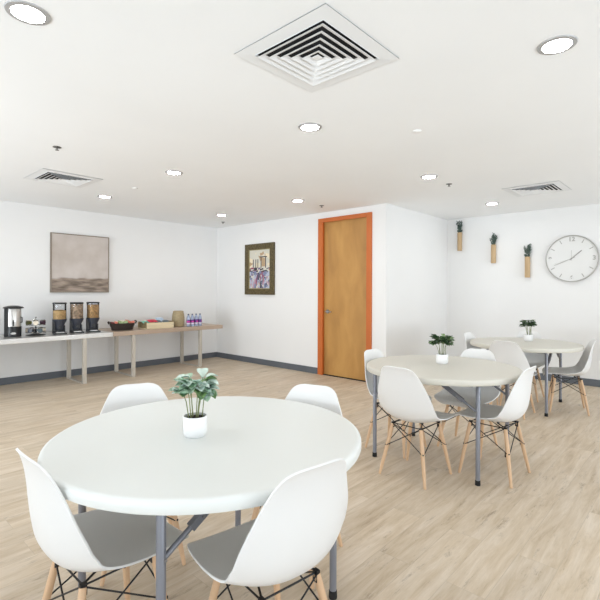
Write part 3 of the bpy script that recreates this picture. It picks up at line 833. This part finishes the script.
def stroke(y, z, w, h, mi, ang=0):
    lay[0] += 1; x = -.0142-lay[0]*.000008
    y = max(-iy+.02, min(iy-.02, y)); z = max(-iz+.02, min(iz-.02, z))
    c, s = math.cos(ang), math.sin(ang)
    q = [(a*w/2*c-b*h/2*s, a*w/2*s+b*h/2*c) for a, b in ((-1, -1), (1, -1), (1, 1), (-1, 1))]
    vs = [bm.verts.new((x, max(-iy+.011, min(iy-.011, y+p)), max(-iz+.011, min(iz-.011, z+r)))) for p, r in q]
    fc = bm.faces.new(vs); fc.material_index = mi
W2 = iy*2; H2 = iz*2
# seen from the room, +y is on the left
for k in range(40): stroke(rnd.uniform(-iy, iy), rnd.uniform(.05, iz), rnd.uniform(.05, .14), rnd.uniform(.03, .08), rnd.choice([0, 0, 2, 2, 9]), rnd.uniform(-.4, .4))
for y in (.17, .10, .045, -.04, -.16): stroke(y, .10 if y > -.03 else .12, .022, .16 if y > 0 else .2, 1)
stroke(-.10, .22, .19, .018, 1); stroke(-.10, .12, .09, .15, 9)
for k in range(34): stroke(rnd.uniform(-iy, iy), rnd.uniform(-.10, .02), rnd.uniform(.04, .13), rnd.uniform(.015, .04), rnd.choice([3, 3, 4, 6, 8, 1]), rnd.uniform(-.3, .3))
for k in range(90): stroke(rnd.uniform(-iy, iy), rnd.uniform(-iz, -.06), rnd.uniform(.02, .07), rnd.uniform(.03, .09), rnd.choice([5, 6, 7, 8, 5, 4, 7]), rnd.uniform(-.6, .6))
for k in range(14): stroke(rnd.uniform(-.12, .12), rnd.uniform(-.3, -.1), .018, rnd.uniform(.06, .14), rnd.choice([1, 3, 6, 8]), rnd.uniform(-.1, .1))
obj('painting', bm, pm, t)

# ------------------------------------------------------------------ wall planters
def planter(v, ztop, zbot, seed, label):
    rnd = random.Random(seed); h = ztop-zbot
    t = thing('wall_planter', label, 'wall planter', (UK-.04, v, zbot), 0, 'wooden tube planters on the far wall')
    bm = bm_new(); lathe(bm, [(.036, 0), (.038, .004), (.038, h-.004), (.036, h), (.030, h), (.029, h-.03)], n=24)
    obj('tube', bm, M['bamboo'], t, True)
    bm = bm_new()
    for k in range(15):
        a = rnd.uniform(0, 2*PI); o = rnd.uniform(.01, .055); L = rnd.uniform(.10, .21)
        b = Vector((.014*math.cos(a), .014*math.sin(a), h-.035)); e = Vector((min(.03, o*math.cos(a)), o*math.sin(a), h+L))
        m1 = b.lerp(e, .5)+Vector((0, 0, .01)); tube(bm, [b, m1, e], [.002, .002, .001], 5)
        for q in range(7):
            p = m1.lerp(e, q/6)-Vector((0, 0, .02)); aa = rnd.uniform(0, 2*PI)
            d = Vector((math.cos(aa), math.sin(aa), 1.2)); d.x = min(d.x, .3)
            leaf(bm, p, d, Vector((1, 0, .1)), .038, .009, .1, 0)
    for k in range(26):
        a = rnd.uniform(0, 2*PI); d = Vector((min(.3, math.cos(a)), math.sin(a), rnd.uniform(.9, 2)))
        leaf(bm, Vector((0, 0, h-.02)), d, Vector((1, 0, .1)), rnd.uniform(.05, .085), .013, .1, 0)
    obj('sprigs', bm, M['sprig'], t)
planter(3.15, 2.338, 2.029, 1, 'highest and leftmost wooden tube planter with dark sprigs')
planter(2.59, 2.095, 1.797, 2, 'middle one of the three wooden tube planters on wall')
planter(2.08, 1.875, 1.556, 3, 'lowest wooden tube planter, closest to the clock')

# ------------------------------------------------------------------ clock
cr_ = .34
t = thing('wall_clock', 'large round pale wall clock with thin grey rim on the far wall', 'clock', (UK, 1.49, 1.822), 0)
def flat(bm, y0, y1, z0, z1, x0, x1): box(bm, x0, x1, y0, y1, z0, z1)
bm = bm_new(); lathe(bm, [(cr_-.01, .0), (cr_-.01, .02), (.002, .02)], n=72)
for v in bm.verts: v.co = Vector((-v.co.z, v.co.y, v.co.x))
obj('clock_face', bm, M['clock_face'], t)
bm = bm_new(); lathe(bm, [(cr_-.012, .001), (cr_, .001), (cr_, .036), (cr_-.006, .038), (cr_-.012, .034), (cr_-.012, .001)], n=72, cap=False)
for v in bm.verts: v.co = Vector((-v.co.z, v.co.y, v.co.x))
obj('clock_rim', bm, M['clock_rim'], t, True)
def cpt(ang, r): return (-r*math.sin(ang), r*math.cos(ang))       # seen from the room: clockwise from twelve (+y is left)
def hand(bm, ang, r0, r1, w, x, th=.002):
    y0, z0 = cpt(ang, r0); y1, z1 = cpt(ang, r1)
    d = Vector((0, y1-y0, z1-z0)).normalized(); s = Vector((0, -d.z, d.y))*w/2
    vs = []
    for xx in (x, x-th):
        for (yy, zz), sg in (((y0, z0), -1), ((y1, z1), -1), ((y1, z1), 1), ((y0, z0), 1)): vs.append(bm.verts.new(Vector((xx, yy, zz))+s*sg))
    for f in ((0, 1, 2, 3), (7, 6, 5, 4), (0, 4, 5, 1), (1, 5, 6, 2), (2, 6, 7, 3), (3, 7, 4, 0)): bm.faces.new([vs[k] for k in f])
for k in range(12):
    if k % 3 == 0: continue
    bm = bm_new(); hand(bm, k*PI/6, cr_-.085, cr_-.03, .012, -.0201); obj('hour_mark', bm, M['clock_mark'], t)
for txt, k in (('12', 0), ('3', 3), ('6', 6), ('9', 9)):
    cu = bpy.data.curves.new('numeral', 'FONT'); cu.body = txt; cu.size = .085; cu.align_x = 'CENTER'; cu.align_y = 'CENTER'; cu.extrude = .0008; cu.offset = .003
    tmp = bpy.data.objects.new('tmp', cu); me = bpy.data.meshes.new_from_object(tmp)
    bpy.data.objects.remove(tmp); bpy.data.curves.remove(cu)
    me.materials.append(M['clock_mark'])
    o = bpy.data.objects.new('numeral', me); C.objects.link(o); o.parent = t
    y, z = cpt(k*PI/6, cr_-.06); o.location = (-.0215, y, z)
    o.rotation_euler = (R(90), 0, R(-90))
bm = bm_new(); hand(bm, R(48), -.03, .17, .012, -.024); obj('hour_hand', bm, M['clock_hand'], t)
bm = bm_new(); hand(bm, R(247), -.05, .24, .007, -.027); obj('minute_hand', bm, M['clock_mark'], t)
bm = bm_new(); hand(bm, R(0), -.03, .12, .004, -.030); obj('second_hand', bm, M['clock_mark'], t)
bm = bm_new(); tube(bm, [(-.02, 0, 0), (-.034, 0, 0)], .010, 16); obj('hub', bm, M['clock_hand'], t, True)

# ------------------------------------------------------------------ world, camera, colour management
w = bpy.data.worlds.new('world'); SC.world = w; w.use_nodes = True
bg = w.node_tree.nodes['Background']; bg.inputs['Color'].default_value = (.8, .9, 1, 1); bg.inputs['Strength'].default_value = 1

cd = bpy.data.cameras.new('camera'); cam = bpy.data.objects.new('camera', cd); C.objects.link(cam)
cd.sensor_width = 36; cd.sensor_fit = 'HORIZONTAL'; cd.lens = 447.8135/600*36
cd.shift_y = (290.3256-300)/600; cd.clip_start = .02
heading = .7417
m = Matrix.Rotation(heading-PI/2, 4, 'Z') @ Matrix.Rotation(PI/2, 4, 'X') @ Matrix.Rotation(.004, 4, 'Z')
cam.matrix_world = Matrix.Translation((0, 0, 1.344)) @ m
SC.camera = cam

SC.view_settings.view_transform = 'Standard'; SC.view_settings.look = 'None'; SC.view_settings.gamma = 1
SC.view_settings.use_curve_mapping = False; SC.view_settings.exposure = -0.03
SC.cycles.use_denoising = True
SC.cycles.max_bounces = 10; SC.cycles.diffuse_bounces = 7; SC.cycles.caustics_reflective = False; SC.cycles.caustics_refractive = False
SC.cycles.sample_clamp_indirect = 8
